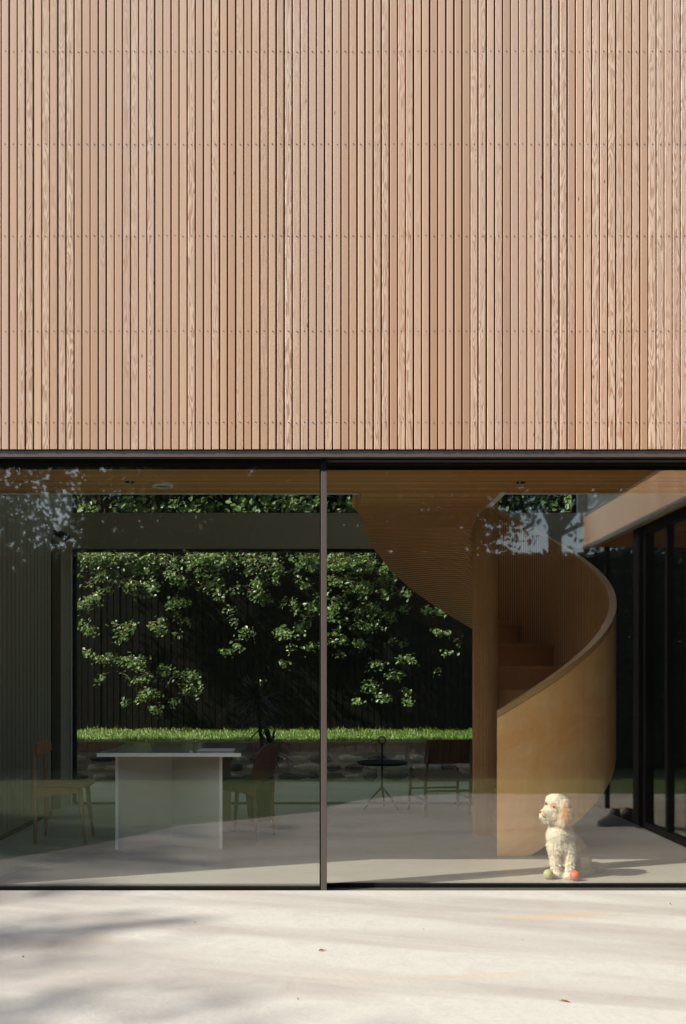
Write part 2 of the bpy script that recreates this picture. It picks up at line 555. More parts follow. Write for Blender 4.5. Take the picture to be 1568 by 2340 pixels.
b.build('raised_lawn', 'lawn', kind='structure')

# ------------------------------------------------------------------ house
house = thing('house', 'timber clad house with vertical larch battens above a wide glazed ground floor', 'house')
P, X0 = 0.04956, -1.939
rnd = random.Random(4)
b = MB()
ZB, ZT = 2.714, 6.30
for i in range(-30, 120):
    x0 = X0 + i * P + 0.0042
    x1 = X0 + (i + 1) * P - 0.0042
    dy = rnd.uniform(0, 0.0025)
    j0, j1 = rnd.uniform(-0.0012, 0.0016), rnd.uniform(-0.0016, 0.0012)
    y0, y1 = 5.950 + dy, 5.972
    c = 0.0022
    b.prism([(x0 + j0, y1), (x0 + j0, y0 + c), (x0 + j0 + c, y0), (x1 + j1 - c, y0), (x1 + j1, y0 + c), (x1 + j1, y1)], ZB + rnd.uniform(-0.001, 0.001), ZT)
b.build('cladding', 'larch', house)
b = MB()
for zz in (5.15, 4.582, 4.02, 3.437, 2.877, 5.72):
    for i in range(-30, 120):
        cx = X0 + (i + 0.5) * P + rnd.uniform(-0.003, 0.003)
        cz = zz + rnd.uniform(-0.003, 0.003)
        b.prism([(cx + 0.0034 * math.cos(a), cz + 0.0034 * math.sin(a)) for a in [k_ * math.pi / 3 for k_ in range(6)]], 5.9485, 5.955, 'y')
sc = b.build('batten_screws', 'screw', house, kind='stuff')
# wall behind battens and rest of the shell
b = MB()
b.box(-10.5, 5.998, 2.72, 3.9, 6.18, 6.25)  # shell carried on unseen to the left so its shade covers the patio
b.build('front_wall', 'black', house)
b = MB()
for (x0, y0, x1, y1) in ((-10.6, 5.93, 0.4, 10.4), (2.6, 5.93, 4.1, 10.4), (0.4, 5.93, 2.6, 7.4), (0.4, 9.9, 2.6, 10.4)):  # gap over the stair void: unseen rooflight, added to brighten stair and upper walls
    b.box(x0, y0, 6.28, x1, y1, 6.34)
for (x0, y0, x1, y1) in ((-3.4, 6.18, 0.4, 10.3), (2.6, 6.18, 3.4, 10.3), (0.4, 6.18, 2.6, 7.4), (0.4, 9.9, 2.6, 10.3)):
    b.box(x0, y0, 5.65, x1, y1, 6.27)
b.build('roof', 'white', house)
# left side wall, with a dark recess
b = MB()
b.box(-2.8, 6.06, 0, -2.57, 9.36, 5.64)
b.box(-2.8, 9.72, 0, -2.57, 10.09, 5.64)
b.box(-2.8, 9.36, 2.66, -2.57, 9.72, 5.64)
# ribs
for i in range(30):
    yy = 6.16 + i * 0.11
    if not (9.33 < yy < 9.74):
        b.box(-2.572, yy, 0.05, -2.566, yy + 0.085, 2.64)
b.build('left_wall', 'greenwall', house)
b = MB()
b.box(-2.78, 9.37, 0.0, -2.70, 9.71, 2.65)
b.box(-2.70, 9.50, 0.0, -2.60, 9.53, 2.65)
b.build('wall_recess', 'darkmetal', house)
b = MB()
b.box(-2.567, 6.2, 0.0, -2.555, 9.36, 0.035)
b.build('skirting', 'black', house)
b = MB()
b.box(-10.5, 5.985, 0, -2.805, 6.18, 2.64)
b.box(-2.805, 5.985, 0, -2.572, 6.058, 2.64)
b.build('front_jamb', 'darkmetal', house)
b = MB()
b.box(3.0, 5.985, 0, 3.4, 6.18, 2.64)
b.build('front_jamb', 'darkmetal', house)
# right side wall: dark timber below, pale above
b = MB()
b.box(2.85, 6.18, 0, 3.0, 10.09, 2.645)
b.build('right_wall', 'blackwood', house)
b = MB()
b.box(2.80, 6.18, 2.655, 3.0, 10.09, 5.64)
b.build('upper_side_wall', 'plaster', house)
# upper floor slab with the notch for the landing
b = MB()
b.box(-2.568, 6.19, 2.672, 2.795, 7.06, 3.03)
b.box(0.315, 7.06, 2.672, 1.315, 7.60, 3.03)
b.build('upper_floor', 'white', house)
b = MB()
yy = 6.20
while yy < 7.04:
    b.box(-2.567, yy, 2.652, 2.795, yy + 0.056, 2.672)
    yy += 0.0605
while yy < 7.60:
    b.box(0.317, yy, 2.652, 1.313, min(yy + 0.056, 7.598), 2.672)
    yy += 0.0605
b.build('ceiling', 'ceiling', house)
b = MB()
b.box(-2.567, 7.061, 2.648, 0.30, 7.075, 3.05)
b.box(1.362, 7.061, 2.648, 2.795, 7.075, 3.05)
b.box(1.316, 7.0, 2.648, 1.362, 7.62, 3.05)
b.build('slab_edge_trim', 'white', house)
# rear wall: lower window, spandrel, upper window
b = MB()
b.box(-2.8, 10.10, 2.66, 3.0, 10.30, 3.03)
b.build('spandrel', 'bulk', house)
b = MB()
b.box(-2.8, 10.10, 5.3, 3.0, 10.30, 5.66)
b.box(-10.5, 10.09, 0, -2.56, 10.30, 6.27)
b.box(2.70, 10.092, 2.655, 3.4, 10.295, 5.66)
b.build('rear_wall', 'plaster', house)
b = MB()
b.box(1.95, 10.095, 0, 3.4, 10.29, 2.654)
b.build('rear_timber_panel', 'blackwood', house)
for (z0, z1, x0, x1, nm) in ((0.0, 2.66, -2.56, 1.95, 'rear_window'), (3.03, 5.3, -2.56, 2.70, 'upper_window')):
    b = MB()
    t = 0.035
    b.box(x0, 10.14, z0 - 0.01, x0 + t, 10.2, z1)
    b.box(x1 - t, 10.14, z0 - 0.01, x1, 10.2, z1)
    b.box(x0 + t, 10.14, z0 - 0.01, x1 - t, 10.2, z0 + 0.012)
    b.box(x0 + t, 10.14, z1 - 0.03, x1 - t, 10.2, z1)
    fr = b.build(nm, 'darkmetal', house)
    b = MB()
    b.box(x0 + t, 10.165, z0 + 0.012, x1 - t, 10.173, z1 - 0.03)
    b.build('glass_pane', 'glass2', fr)
b = MB()
b.box(-2.8, 10.06, -0.05, 3.0, 10.16, -0.004)
b.build('threshold', 'track', house)
# front glazing
b = MB()
b.box(-3.4, 5.962, 2.669, 3.9, 6.19, 2.708)
b.build('header_beam', 'bronze', house)
b = MB()
b.box(-3.4, 6.02, 2.64, 3.9, 6.188, 2.6685)
b.build('head_track', 'black', house)
b = MB()
b.box(0.06, 6.005, 2.648, 3.2, 6.018, 2.660)
b.build('head_channel', 'bronze', house)
b = MB()
b.box(-3.4, 5.997, -0.06, 3.9, 6.203, -0.006)
b.build('sill_track', 'track', house)
def sliding(nm, x0, x1, y):
    b_ = MB()
    b_.box(x0, y - 0.018, -0.004, x1, y + 0.018, 0.016)
    o = b_.build(nm, 'black', house)
    MB().box(x0, y - 0.018, 2.624, x1, y + 0.018, 2.645).build('top_rail', 'black', o)
    b_ = MB()
    b_.box(x0, y - 0.006, 0.016, x1, y + 0.006, 2.624)
    b_.build('glass_pane', 'glass', o)
    return o
dl = sliding('sliding_door', -2.568, 0.02, 6.04)
dr = sliding('sliding_door', 0.05, 3.0, 6.12)
b = MB()
b.box(0.0216, 5.994, -0.015, 0.057, 6.19, 2.655)
bevel(b.build('mullion', 'bronze', house), 0.002)
b = MB()
b.box(0.0205, 5.992, 2.59, 0.0575, 5.9935, 2.666)
b.build('mullion_head_shade', 'black', house)  # thin black sheet painting in the header's shadow on the mullion top
b = MB()
b.box(0.012, 6.0, -0.01, 0.0216, 6.17, 2.655)
b.build('mullion_gasket', 'black', house)

# ceiling fittings
def downlight(x, y, r, label, big):
    t = thing('ceiling_light', label, 'ceiling light', (x, y, 2.652))
    b_ = MB()
    n = 28
    if big:
        prof = [(r, 0.0), (r, -0.012), (r * 0.93, -0.022), (r * 0.72, -0.024), (r * 0.68, -0.016)]
    else:
        prof = [(r, 0.0), (r, -0.004), (r * 0.75, -0.004), (r * 0.7, 0.0)]
    vs, fs = [], []
    for (rr, zz) in prof:
        for j in range(n):
            a = 2 * math.pi * j / n
            vs.append((rr * math.cos(a), rr * math.sin(a), zz))
    for i in range(len(prof) - 1):
        for j in range(n):
            fs.append((i * n + j, i * n + (j + 1) % n, (i + 1) * n + (j + 1) % n, (i + 1) * n + j))
    b_.add(vs, fs)
    b_.build('rim', 'lampglass' if big else 'darkmetal', t, True)
    b_ = MB()
    b_.prism([(prof[-1][0] * 1.02 * math.cos(2 * math.pi * j / n), prof[-1][0] * 1.02 * math.sin(2 * math.pi * j / n)) for j in range(n)], -0.012 if big else -0.003, -0.001)
    b_.build('diffuser', 'bulk' if big else 'black', t)
downlight(-1.07, 6.70, 0.078, 'round white surface light on the timber ceiling left of the mullion', True)
downlight(-1.285, 6.64, 0.034, 'small black recessed downlight beside the round white ceiling light', False)
downlight(1.39, 6.65, 0.034, 'small black recessed downlight in the ceiling above the curved staircase', False)
t = thing('wall_spotlight', 'small black spotlight high on the left wall above the dark recess', 'spotlight', (-2.57, 9.45, 2.72))
MB().box(0.0, -0.03, -0.03, 0.02, 0.03, 0.03).build('mount', 'darkmetal', t)
MB().tube([(0.02, 0, 0), (0.07, 0, -0.01), (0.14, -0.04, -0.05)], [0.015, 0.035, 0.042], 14).build('lamp_head', 'darkmetal', t, True)

# ------------------------------------------------------------------ staircase
CX, CY, RO = 1.44, 8.19, 1.03
st = thing('spiral_staircase', 'curved plywood staircase sweeping up to the timber ceiling', 'staircase', (CX, CY, 0))
def zb(th):
    return max(0.0, 0.215 + 0.0104 * (th + 62)) if th < 150 else 0.215 + 0.0104 * 212 + (th - 150) * 0.0060
def zt(th):
    return 1.07 + 0.0107 * (th + 96.4)
path = []
th = -96.4
while th <= 166:
    a = R(th)
    path.append((RO * math.cos(a), RO * math.sin(a), -math.cos(a), -math.sin(a), zb(th), zt(th)))
    th += 2.4
ex, ey, _, _, eb, et = path[-1]
tx, ty = 0.272 - CX, 7.60 - CY
p1 = (ex - 0.05 , ey - 0.28)
for i in range(1, 15):
    s_ = i / 14
    q = [(1 - s_) ** 2 * a_ + 2 * s_ * (1 - s_) * b_ + s_ * s_ * c_ for a_, b_, c_ in ((ex, p1[0], tx), (ey, p1[1], ty))]
    path.append((q[0], q[1], 1.0, 0.05, min(2.652, eb + (2.652 - eb) * (s_ * 1.5)), et + (4.0 - et) * s_))
def ribbon(off0, off1, zlo, zhi):
    b_ = MB()
    vs, fs = [], []
    for (x, y, nx, ny, bt, tp) in path:
        lo, hi = zlo(bt, tp), zhi(bt, tp)
        x0, y0, x1, y1 = x + nx * off0, y + ny * off0, x + nx * off1, y + ny * off1
        vs += [(x0, y0, lo), (x1, y1, lo), (x1, y1, hi), (x0, y0, hi)]
    n = len(path)
    for i in range(n - 1):
        for j in range(4):
            k2 = (j + 1) % 4
            fs.append((i * 4 + j, (i + 1) * 4 + j, (i + 1) * 4 + k2, i * 4 + k2))
    fs.append((0, 1, 2, 3))
    fs.append(tuple((n - 1) * 4 + j for j in (3, 2, 1, 0)))
    b_.add(vs, fs)
    return b_
ribbon(0.0, 0.022, lambda a, c: a, lambda a, c: c - 0.052).build('outer_balustrade', 'ply', st, False)
ribbon(0.0225, 0.048, lambda a, c: a + 0.002, lambda a, c: c - 0.052).build('inner_lining', 'plyin', st, False)
ribbon(-0.004, 0.055, lambda a, c: c - 0.048, lambda a, c: c).build('handrail', 'rail', st, False)
# soffit between newel and balustrade
b = MB()
vs, fs = [], []
NX, NY, NR = 1.415 - CX, 0.0, 0.108
vs2 = []
pts_s = [(x + nx * 0.0, y + ny * 0.0, bt) for (x, y, nx, ny, bt, tp) in path if bt > 0.02]
n = len(pts_s)
for i, (x, y, bt) in enumerate(pts_s):
    if y < 0 and x < 0 and i > n - 22:      # leaves the helix: inner edge slides to the landing side
        s_ = (i - (n - 22)) / 21
    else:
        s_ = 0.0
    a = math.atan2(y, x)
    ix, iy = NX + NR * 0.6 * math.cos(a), NY + NR * 0.6 * math.sin(a)
    if s_ > 0:
        ix, iy = 1.315 - CX, max(7.60 - CY, y)
    for j in range(7):
        f = j / 6
        vs.append((x + (ix - x) * f, y + (iy - y) * f, bt - 0.002))
for i in range(n - 1):
    for j in range(6):
        fs.append((i * 7 + j, i * 7 + j + 1, (i + 1) * 7 + j + 1, (i + 1) * 7 + j))
b.add(vs, fs)
k = NT('soffit_slats')
v_, x_, y_, z_ = k.xyz()
ang = k.math('ARCTAN2', y_, x_)
wv = k.math('SINE', k.math('MULTIPLY', ang, 230.0))
nz = k.noise(k.comb(k.math('MULTIPLY', ang, 18.0), 0.0, 0.0), 2.0, 4, 0.7)
c_ = k.mix(k.ramp(wv, [(0.0, 1.0), (0.6, 0.0)]), (0.86, 0.45, 0.18), (0.34, 0.14, 0.05))
k.color(k.mix(k.ramp(nz, [(0.35, 0.0), (0.7, 0.6)]), c_, (0.36, 0.18, 0.075)))
k.rough(0.55)
M['soffit'] = k.m
b.build('soffit', 'soffit', st)
# newel
b = MB()
n = 40
ring = []
for j in range(n * 2):
    a = math.pi * j / n
    rr = NR if j % 2 == 0 else NR - 0.005
    ring.append((NX + rr * math.cos(a), NY + rr * math.sin(a)))
b.prism(ring, 0.0, 4.6)
b.build('newel_post', 'plyin', st)
# steps
NS = 15
RISE = 3.03 / NS
for i in range(14):
    a0 = -93 + i * 19.4
    a1 = a0 + 19.4 + 1.5
    z = RISE * (i + 1)
    b = MB()
    seg = 5
    rin, rout = 0.06, RO - 0.049
    arc0 = [(rin * math.cos(R(a0 + (a1 - a0) * q / seg)), rin * math.sin(R(a0 + (a1 - a0) * q / seg))) for q in range(seg + 1)]
    arc1 = [(rout * math.cos(R(a0 + (a1 - a0) * q / seg)), rout * math.sin(R(a0 + (a1 - a0) * q / seg))) for q in range(seg + 1)]
    b.prism(arc1 + arc0[::-1], z - 0.035, z)
    ra, rb = a0 + 1.2, a0 + 2.6
    b.prism([(rin * math.cos(R(ra)), rin * math.sin(R(ra))), (rout * math.cos(R(ra)), rout * math.sin(R(ra))),
             (rout * math.cos(R(rb)), rout * math.sin(R(rb))), (rin * math.cos(R(rb)), rin * math.sin(R(rb)))], z - RISE, z - 0.036)
    b.build('step', 'step', st)

# ------------------------------------------------------------------ furniture
t = thing('dining_table', 'pale square table with folded panel base left of the mullion', 'table', (-1.113, 7.865, 0))
b = MB()
b.box(-0.537, -0.595, 0.722, 0.537, 0.595, 0.75)
bevel(b.build('tabletop', 'tabletop', t), 0.003)
def vpanel(sy, nm):
    b_ = MB()
    w_ = 0.013
    for sx in (-1, 1):
        e = Vector((sx * 0.398 - 0.026, sy * 0.415, 0))
        c_ = Vector((-0.03, sy * 0.235, 0))
        d = (e - c_).normalized()
        nrm = Vector((-d.y, d.x, 0)) * w_
        b_.prism([(c_ - nrm)[:2], (e - nrm)[:2], (e + nrm)[:2], (c_ + nrm)[:2]], 0.0, 0.7215)
    return b_.build('base_panel', 'tablebase', t)
vpanel(-1, 'f')
vpanel(1, 'r')
MB().box(-0.045, -0.225, 0.0, -0.015, 0.225, 0.7205).build('base_spine', 'tablebase', t)
MB().box(-0.54, -0.5985, 0.7225, 0.54, -0.5955, 0.7495).build('edge_band', 'edge', t)
for sx in (-1, 1):
    ex_ = sx * 0.398 - 0.026
    MB().box(ex_ - 0.0115, -0.432, 0.001, ex_ + 0.0115, -0.4235, 0.721).build('panel_edge', 'edge', t)
t = thing('notebook', 'thin closed notebook lying near the front edge of the pale table', 'notebook', (-0.78, 7.50, 0.75))
MB().box(-0.14, -0.08, 0.0, 0.14, 0.10, 0.003).build('cover', 'paper', t)
MB().box(-0.136, -0.076, 0.0031, 0.136, 0.096, 0.012).build('pages', 'edge', t)
t = MB()
t.tube([(0, 0, 0), (0, 0, 0.012), (0.004, 0, 0.018)], [0.012, 0.012, 0.004], 12)
tb = t.build('small_knob', 'edge', None, True)
tb.location = (-0.955, 7.34, 0.75)
tag(tb, 'tiny round pale stopper standing at the front edge of the table', 'stopper')

def dining_chair(loc, rz, label, wood, seatm, rounded):
    """faces local +x"""
    t = thing('dining_chair', label, 'chair', loc, rz, 'wooden chairs at the table')
    if rounded:
        outline = []
        for j in range(20):
            a = 2 * math.pi * j / 20
            outline.append((0.0 + 0.235 * abs(math.cos(a)) ** 0.7 * (1 if math.cos(a) > 0 else -1), 0.225 * abs(math.sin(a)) ** 0.7 * (1 if math.sin(a) > 0 else -1)))
    else:
        outline = [(-0.20, -0.19), (0.16, -0.225), (0.215, -0.19), (0.225, 0), (0.215, 0.19), (0.16, 0.225), (-0.20, 0.19)]
    bevel(MB().prism(outline, 0.447, 0.472).build('seat', seatm, t), 0.008, 3)
    for sy in (-1, 1):
        if rounded:
            MB().tube([(-0.18, sy * 0.19, 0), (-0.16, sy * 0.17, 0.446)], [0.013, 0.02], 10).build('leg', wood, t, True)
        else:
            MB().tube([(-0.195, sy * 0.20, 0), (-0.190, sy * 0.205, 0.25), (-0.195, sy * 0.205, 0.46), (-0.205, sy * 0.20, 0.76)], [0.013, 0.019, 0.019, 0.012], 10).build('leg', wood, t, True)
        MB().tube([(0.195, sy * 0.20, 0), (0.165, sy * 0.19, 0.25), (0.150, sy * 0.18, 0.446)], [0.012, 0.018, 0.019], 10).build('leg', wood, t, True)
        MB().prism([(-0.185, 0.446), (-0.185, 0.355), (-0.06, 0.385), (0.145, 0.405), (0.145, 0.446)], sy * 0.185 - 0.01, sy * 0.185 + 0.01, 'y').build('side_rail', wood, t)
    # back rest: curved board
    b_ = MB()
    vs, fs = [], []
    m = 12
    for i in range(m + 1):
        f = -1 + 2 * i / m
        y = f * 0.225
        bow = 0.045 * (f * f)
        for (dx, dz) in ((-0.012, 0), (0.010, 0), (0.004, 1), (-0.016, 1)):
            if rounded:
                z0, z1 = 0.50, 0.78 - 0.10 * abs(f) ** 3
            else:
                z0, z1 = 0.700 + 0.012 * f * f, 0.795
            vs.append((-0.205 + bow + dx - (0.03 if rounded and dz else 0), y, z1 if dz else z0))
    for i in range(m):
        for j in range(4):
            k2 = (j + 1) % 4
            fs.append((i * 4 + j, (i + 1) * 4 + j, (i + 1) * 4 + k2, i * 4 + k2))
    fs += [(0, 1, 2, 3), tuple(m * 4 + j for j in (3, 2, 1, 0))]
    b_.add(vs, fs).build('backrest', wood, t)
    if rounded:
        for sy in (-1, 1):
            MB().tube([(-0.17, sy * 0.12, 0.46), (-0.205, sy * 0.12, 0.54)], 0.012, 8).build('back_post', wood, t, True)
    return t
dining_chair((-2.045, 7.86, 0), R(4), 'light oak chair seen from the side by the left wall', 'oak', 'oak', False)
dining_chair((-0.60, 8.02, 0), R(180 - 20), 'dark chair with rounded back tucked in at the right side of the table', 'darkoak', 'darkpad', True)

# plant
t = thing('potted_yucca', 'dark spiky yucca in a tapered black pot behind the table', 'plant', (-0.53, 8.95, 0))
b = MB()
vs = []
for (s_, z) in ((0.10, 0.0), (0.135, 0.37), (0.122, 0.37), (0.115, 0.32)):
    vs += [(-s_, -s_, z), (s_, -s_, z), (s_, s_, z), (-s_, s_, z)]
fs = [(3, 2, 1, 0), (12, 13, 14, 15)]
for i in range(3):
    for j in range(4):
        fs.append((i * 4 + j, i * 4 + (j + 1) % 4, (i + 1) * 4 + (j + 1) % 4, (i + 1) * 4 + j))
b.add(vs, fs).build('pot', 'pot', t)
b = MB()
b.tube([(0.02, 0, 0.31), (0.03, 0.01, 0.6), (-0.01, 0.0, 0.9), (-0.04, 0, 1.12)], [0.022, 0.018, 0.016, 0.014], 8)
b.tube([(-0.02, 0.01, 0.31), (0.05, 0.0, 0.5), (0.10, 0, 0.66)], [0.018, 0.015, 0.013], 8)
b.build('stem', 'bark', t, True)
b = MB()
rnd = random.Random(5)
for (c_, n_, L) in (((-0.04, 0, 1.12), 110, 0.34), ((0.10, 0, 0.66), 90, 0.30), ((0.0, 0, 0.85), 30, 0.25)):
    for i in range(n_):
        a = rnd.uniform(0, 2 * math.pi)
        el = rnd.uniform(-0.3, 1.3)
        l_ = L * rnd.uniform(0.7, 1.1)
        d = Vector((math.cos(a) * math.cos(el), math.sin(a) * math.cos(el), math.sin(el)))
        side = d.cross(Vector((0, 0, 1))).normalized() * 0.008
        p0 = Vector(c_) + Vector((0, 0, rnd.uniform(-0.08, 0.05)))
        pts = [p0 + d * l_ * f + Vector((0, 0, -0.42 * l_ * f * f * math.cos(el))) for f in (0, 0.35, 0.7, 1.0)]
        vs = [pts[0] - side, pts[0] + side, pts[1] + side * 1.3, pts[1] - side * 1.3, pts[2] + side, pts[2] - side, pts[3]]
        b.add(vs, [(0, 1, 2, 3), (3, 2, 4, 5), (5, 4, 6)])
b.build('leaves', 'yucca', t)

# tripod side table
t = thing('side_table', 'small round black side table with tripod foot by the rear window', 'side table', (0.645, 9.72, 0))
b = MB()
n = 36
prof = [(0.0, 0.448), (0.235, 0.448), (0.25, 0.455), (0.255, 0.475), (0.248, 0.475), (0.24, 0.462), (0.0, 0.460)]
vs, fs = [], []
for (rr, zz) in prof:
    for j in range(n):
        a = 2 * math.pi * j / n
        vs.append((rr * math.cos(a), rr * math.sin(a), zz))
for i in range(len(prof) - 1):
    for j in range(n):
        fs.append((i * n + j, i * n + (j + 1) % n, (i + 1) * n + (j + 1) % n, (i + 1) * n + j))
b.add(vs, fs).build('tabletop', 'darkmetal', t, True)
MB().tube([(0, 0, 0.20), (0, 0, 0.66)], 0.011, 10).build('stem', 'darkmetal', t, True)
b = MB()
b.tube([(0.035 * math.cos(a), 0, 0.69 + 0.035 * math.sin(a)) for a in [i * math.pi / 8 for i in range(17)]], 0.006, 8, cap=False)
b.build('ring_handle', 'darkmetal', t, True)
for a in (200, 320, 80):
    MB().tube([(0, 0, 0.22), (0.10 * math.cos(R(a)), 0.10 * math.sin(R(a)), 0.13), (0.20 * math.cos(R(a)), 0.20 * math.sin(R(a)), 0.0)], [0.011, 0.010, 0.009], 8).build('leg', 'darkmetal', t, True)

# lounge chair, seen from behind
t = thing('lounge_chair', 'low dark wood lounge chair with a broad red brown back beside the stair newel', 'chair', (1.20, 9.45, 0), R(10))
b = MB()
for i in range(12):
    x0 = -0.235 + i * 0.0395
    b.prism([(-0.24, 0.50), (-0.215, 0.50), (-0.285, 0.73), (-0.31, 0.73)], x0, x0 + 0.036, 'x')
b.build('backrest', 'redwood', t)
MB().prism([(-0.22, 0.33), (0.26, 0.37), (0.26, 0.395), (-0.22, 0.355)], -0.24, 0.24, 'x').build('seat', 'redwood', t)
for sx in (-1, 1):
    MB().tube([(sx * 0.215, -0.21, 0), (sx * 0.225, -0.235, 0.35), (sx * 0.205, -0.30, 0.70)], [0.014, 0.018, 0.013], 8).build('leg', 'darkoak', t, True)
    MB().tube([(sx * 0.255, 0.25, 0), (sx * 0.235, 0.22, 0.42)], [0.014, 0.018], 8).build('leg', 'darkoak', t, True)
    MB().tube([(sx * 0.235, -0.23, 0.16), (sx * 0.245, 0.23, 0.16)], 0.010, 8).build('side_stretcher', 'darkoak', t, True)
MB().tube([(-0.22, -0.225, 0.24), (0.22, -0.225, 0.24)], 0.011, 8).build('rear_stretcher', 'darkoak', t, True)
MB().tube([(-0.24, 0.235, 0.22), (0.24, 0.235, 0.22)], 0.011, 8).build('front_stretcher', 'darkoak', t, True)

# ------------------------------------------------------------------ balls
t = thing('tennis_ball', 'dull yellow green tennis ball on the floor left of the dog', 'ball', (1.642 + (350 - 650) * 0.000461, 6.33, 0.0325))
MB().ell((0, 0, 0), (0.0325,) * 3, 32, 18).build('felt', 'tennis', t, True)
b = MB()
pts = []
for i in range(49):
    a = 2 * math.pi * i / 48
    p = Vector((math.cos(a) + 0.45 * math.cos(3 * a), math.sin(a) - 0.45 * math.sin(3 * a), 1.3 * math.sin(2 * a))).normalized() * 0.0325
    pts.append(Matrix.Rotation(0.9, 3, 'X') @ p)
b.tube(pts, 0.0009, 6, cap=False).build('seam', 'seam', t, True)
t = thing('rubber_ball', 'orange rubber ball with blue bands at the front paw of the dog', 'ball', (1.642 + (700 - 650) * 0.000461, 6.285, 0.033))
MB().ell((0, 0, 0), (0.033,) * 3, 36, 20).build('shell', 'orange', t, True)
b = MB()
for (ax, off, wd) in ((Matrix.Rotation(R(62), 3, 'Y') @ Matrix.Rotation(R(28), 3, 'X'), -0.010, 0.0034), (Matrix.Rotation(R(75), 3, 'Y') @ Matrix.Rotation(R(-35), 3, 'X'), 0.016, 0.002)):
    vs, fs = [], []
    n = 48
    for j in range(n):
        a = 2 * math.pi * j / n
        for zz in (off - wd, off + wd):
            rr = math.sqrt(0.0336 ** 2 - zz * zz)
            vs.append(ax @ Vector((rr * math.cos(a), rr * math.sin(a), zz)))
    for j in range(n):
        fs.append((j * 2, ((j + 1) % n) * 2, ((j + 1) % n) * 2 + 1, j * 2 + 1))
    b.add(vs, fs)
b.build('band', 'blue', t, True)

# ------------------------------------------------------------------ dog
K = 0.000461
def D(zx, zy, y=0.0):
    return Vector(((zx - 650) * K, y, (1360 - zy) * K))
dog = thing('dog', 'cream curly coated dog sitting behind the glass and looking left', 'dog', (1.642, 6.40, 0))
b = MB()
def E(zx, zy, y, rx, ry, rz, rot=None):
    b.ell(D(zx, zy, y), (rx * K, ry * K, rz * K), 20, 12, rot=rot)
def Cn(p, q, r0, r1, n=5):
    p, q = Vector(p), Vector(q)
    for i in range(n + 1):
        f = i / n
        rr = (r0 + (r1 - r0) * f) * K
        b.ell(p.lerp(q, f), (rr, rr, rr), 16, 10)
E(485, 325, 0.0, 140, 135, 125)          # skull
E(480, 255, 0.0, 125, 120, 80)           # topknot
E(570, 300, 0.01, 80, 110, 100)
Cn(D(420, 400, -0.015), D(300, 440, -0.03), 92, 58)   # muzzle
E(350, 500, -0.02, 70, 62, 55)           # beard
E(300, 475, -0.03, 60, 45, 35)
E(450, 470, -0.01, 100, 105, 80)         # cheek
Cn(D(590, 290, -0.045), D(600, 470, -0.068), 58, 88, 5)   # near ear
Cn(D(600, 470, -0.068), D(572, 545, -0.066), 86, 66, 3)
E(655, 430, -0.052, 60, 48, 100)
E(625, 500, -0.06, 66, 46, 80)
Cn(D(470, 300, 0.055), D(470, 480, 0.07), 60, 70, 4)   # far ear
Cn(D(520, 440, 0.0), D(560, 700, 0.02), 105, 140, 6)     # neck
E(520, 760, -0.005, 150, 140, 150)
E(520, 900, 0.0, 140, 140, 150)          # chest
Cn(D(600, 740, 0.02), D(860, 1090, 0.13), 150, 190, 8)   # trunk
Cn(D(590, 900, 0.0), D(700, 1060, 0.06), 130, 120, 4)
E(900, 1170, 0.10, 150, 170, 185)        # haunches
E(870, 1150, 0.06, 130, 120, 150)
Cn(D(860, 1180, 0.045), D(800, 1290, 0.015), 95, 60, 4)   # near thigh
Cn(D(930, 1315, 0.05), D(790, 1325, -0.005), 48, 40, 4)    # near hind foot
E(1000, 1280, 0.09, 70, 80, 75)
Cn(D(470, 920, 0.01), D(492, 1090, 0.0), 82, 66, 4)      # far front leg
Cn(D(492, 1090, 0.0), D(510, 1290, 0.0), 66, 56, 4)
E(485, 1318, -0.015, 72, 80, 42)
Cn(D(660, 920, -0.02), D(678, 1090, -0.035), 85, 66, 4)  # near front leg
Cn(D(678, 1090, -0.035), D(675, 1290, -0.04), 66, 55, 4)
E(645, 1318, -0.055, 72, 80, 42)
Cn(D(1010, 1290, 0.12), D(1250, 1285, 0.16), 62, 48, 6)   # tail
E(1150, 1270, 0.15, 110, 60, 60)
body = b.build('body', 'coat', dog, True)
rm = body.modifiers.new('remesh', 'REMESH')
rm.mode = 'VOXEL'
rm.voxel_size = 0.0042
smd = body.modifiers.new('smooth', 'SMOOTH')
smd.factor = 0.5
smd.iterations = 6
dg = bpy.context.evaluated_depsgraph_get()
ev = body.evaluated_get(dg)
me = bpy.data.meshes.new_from_object(ev)
body.modifiers.clear()
body.data = me
me.materials.clear()
me.materials.append(M['coat'])
def curly(p):
    """how curly / fluffy the coat is here (0..1)"""
    zx, zy = p.x / K + 650, 1360 - p.z / K
    if zx > 740 and zy > 600:
        return 0.4 if zy < 1200 else 0.8
    return 1.0
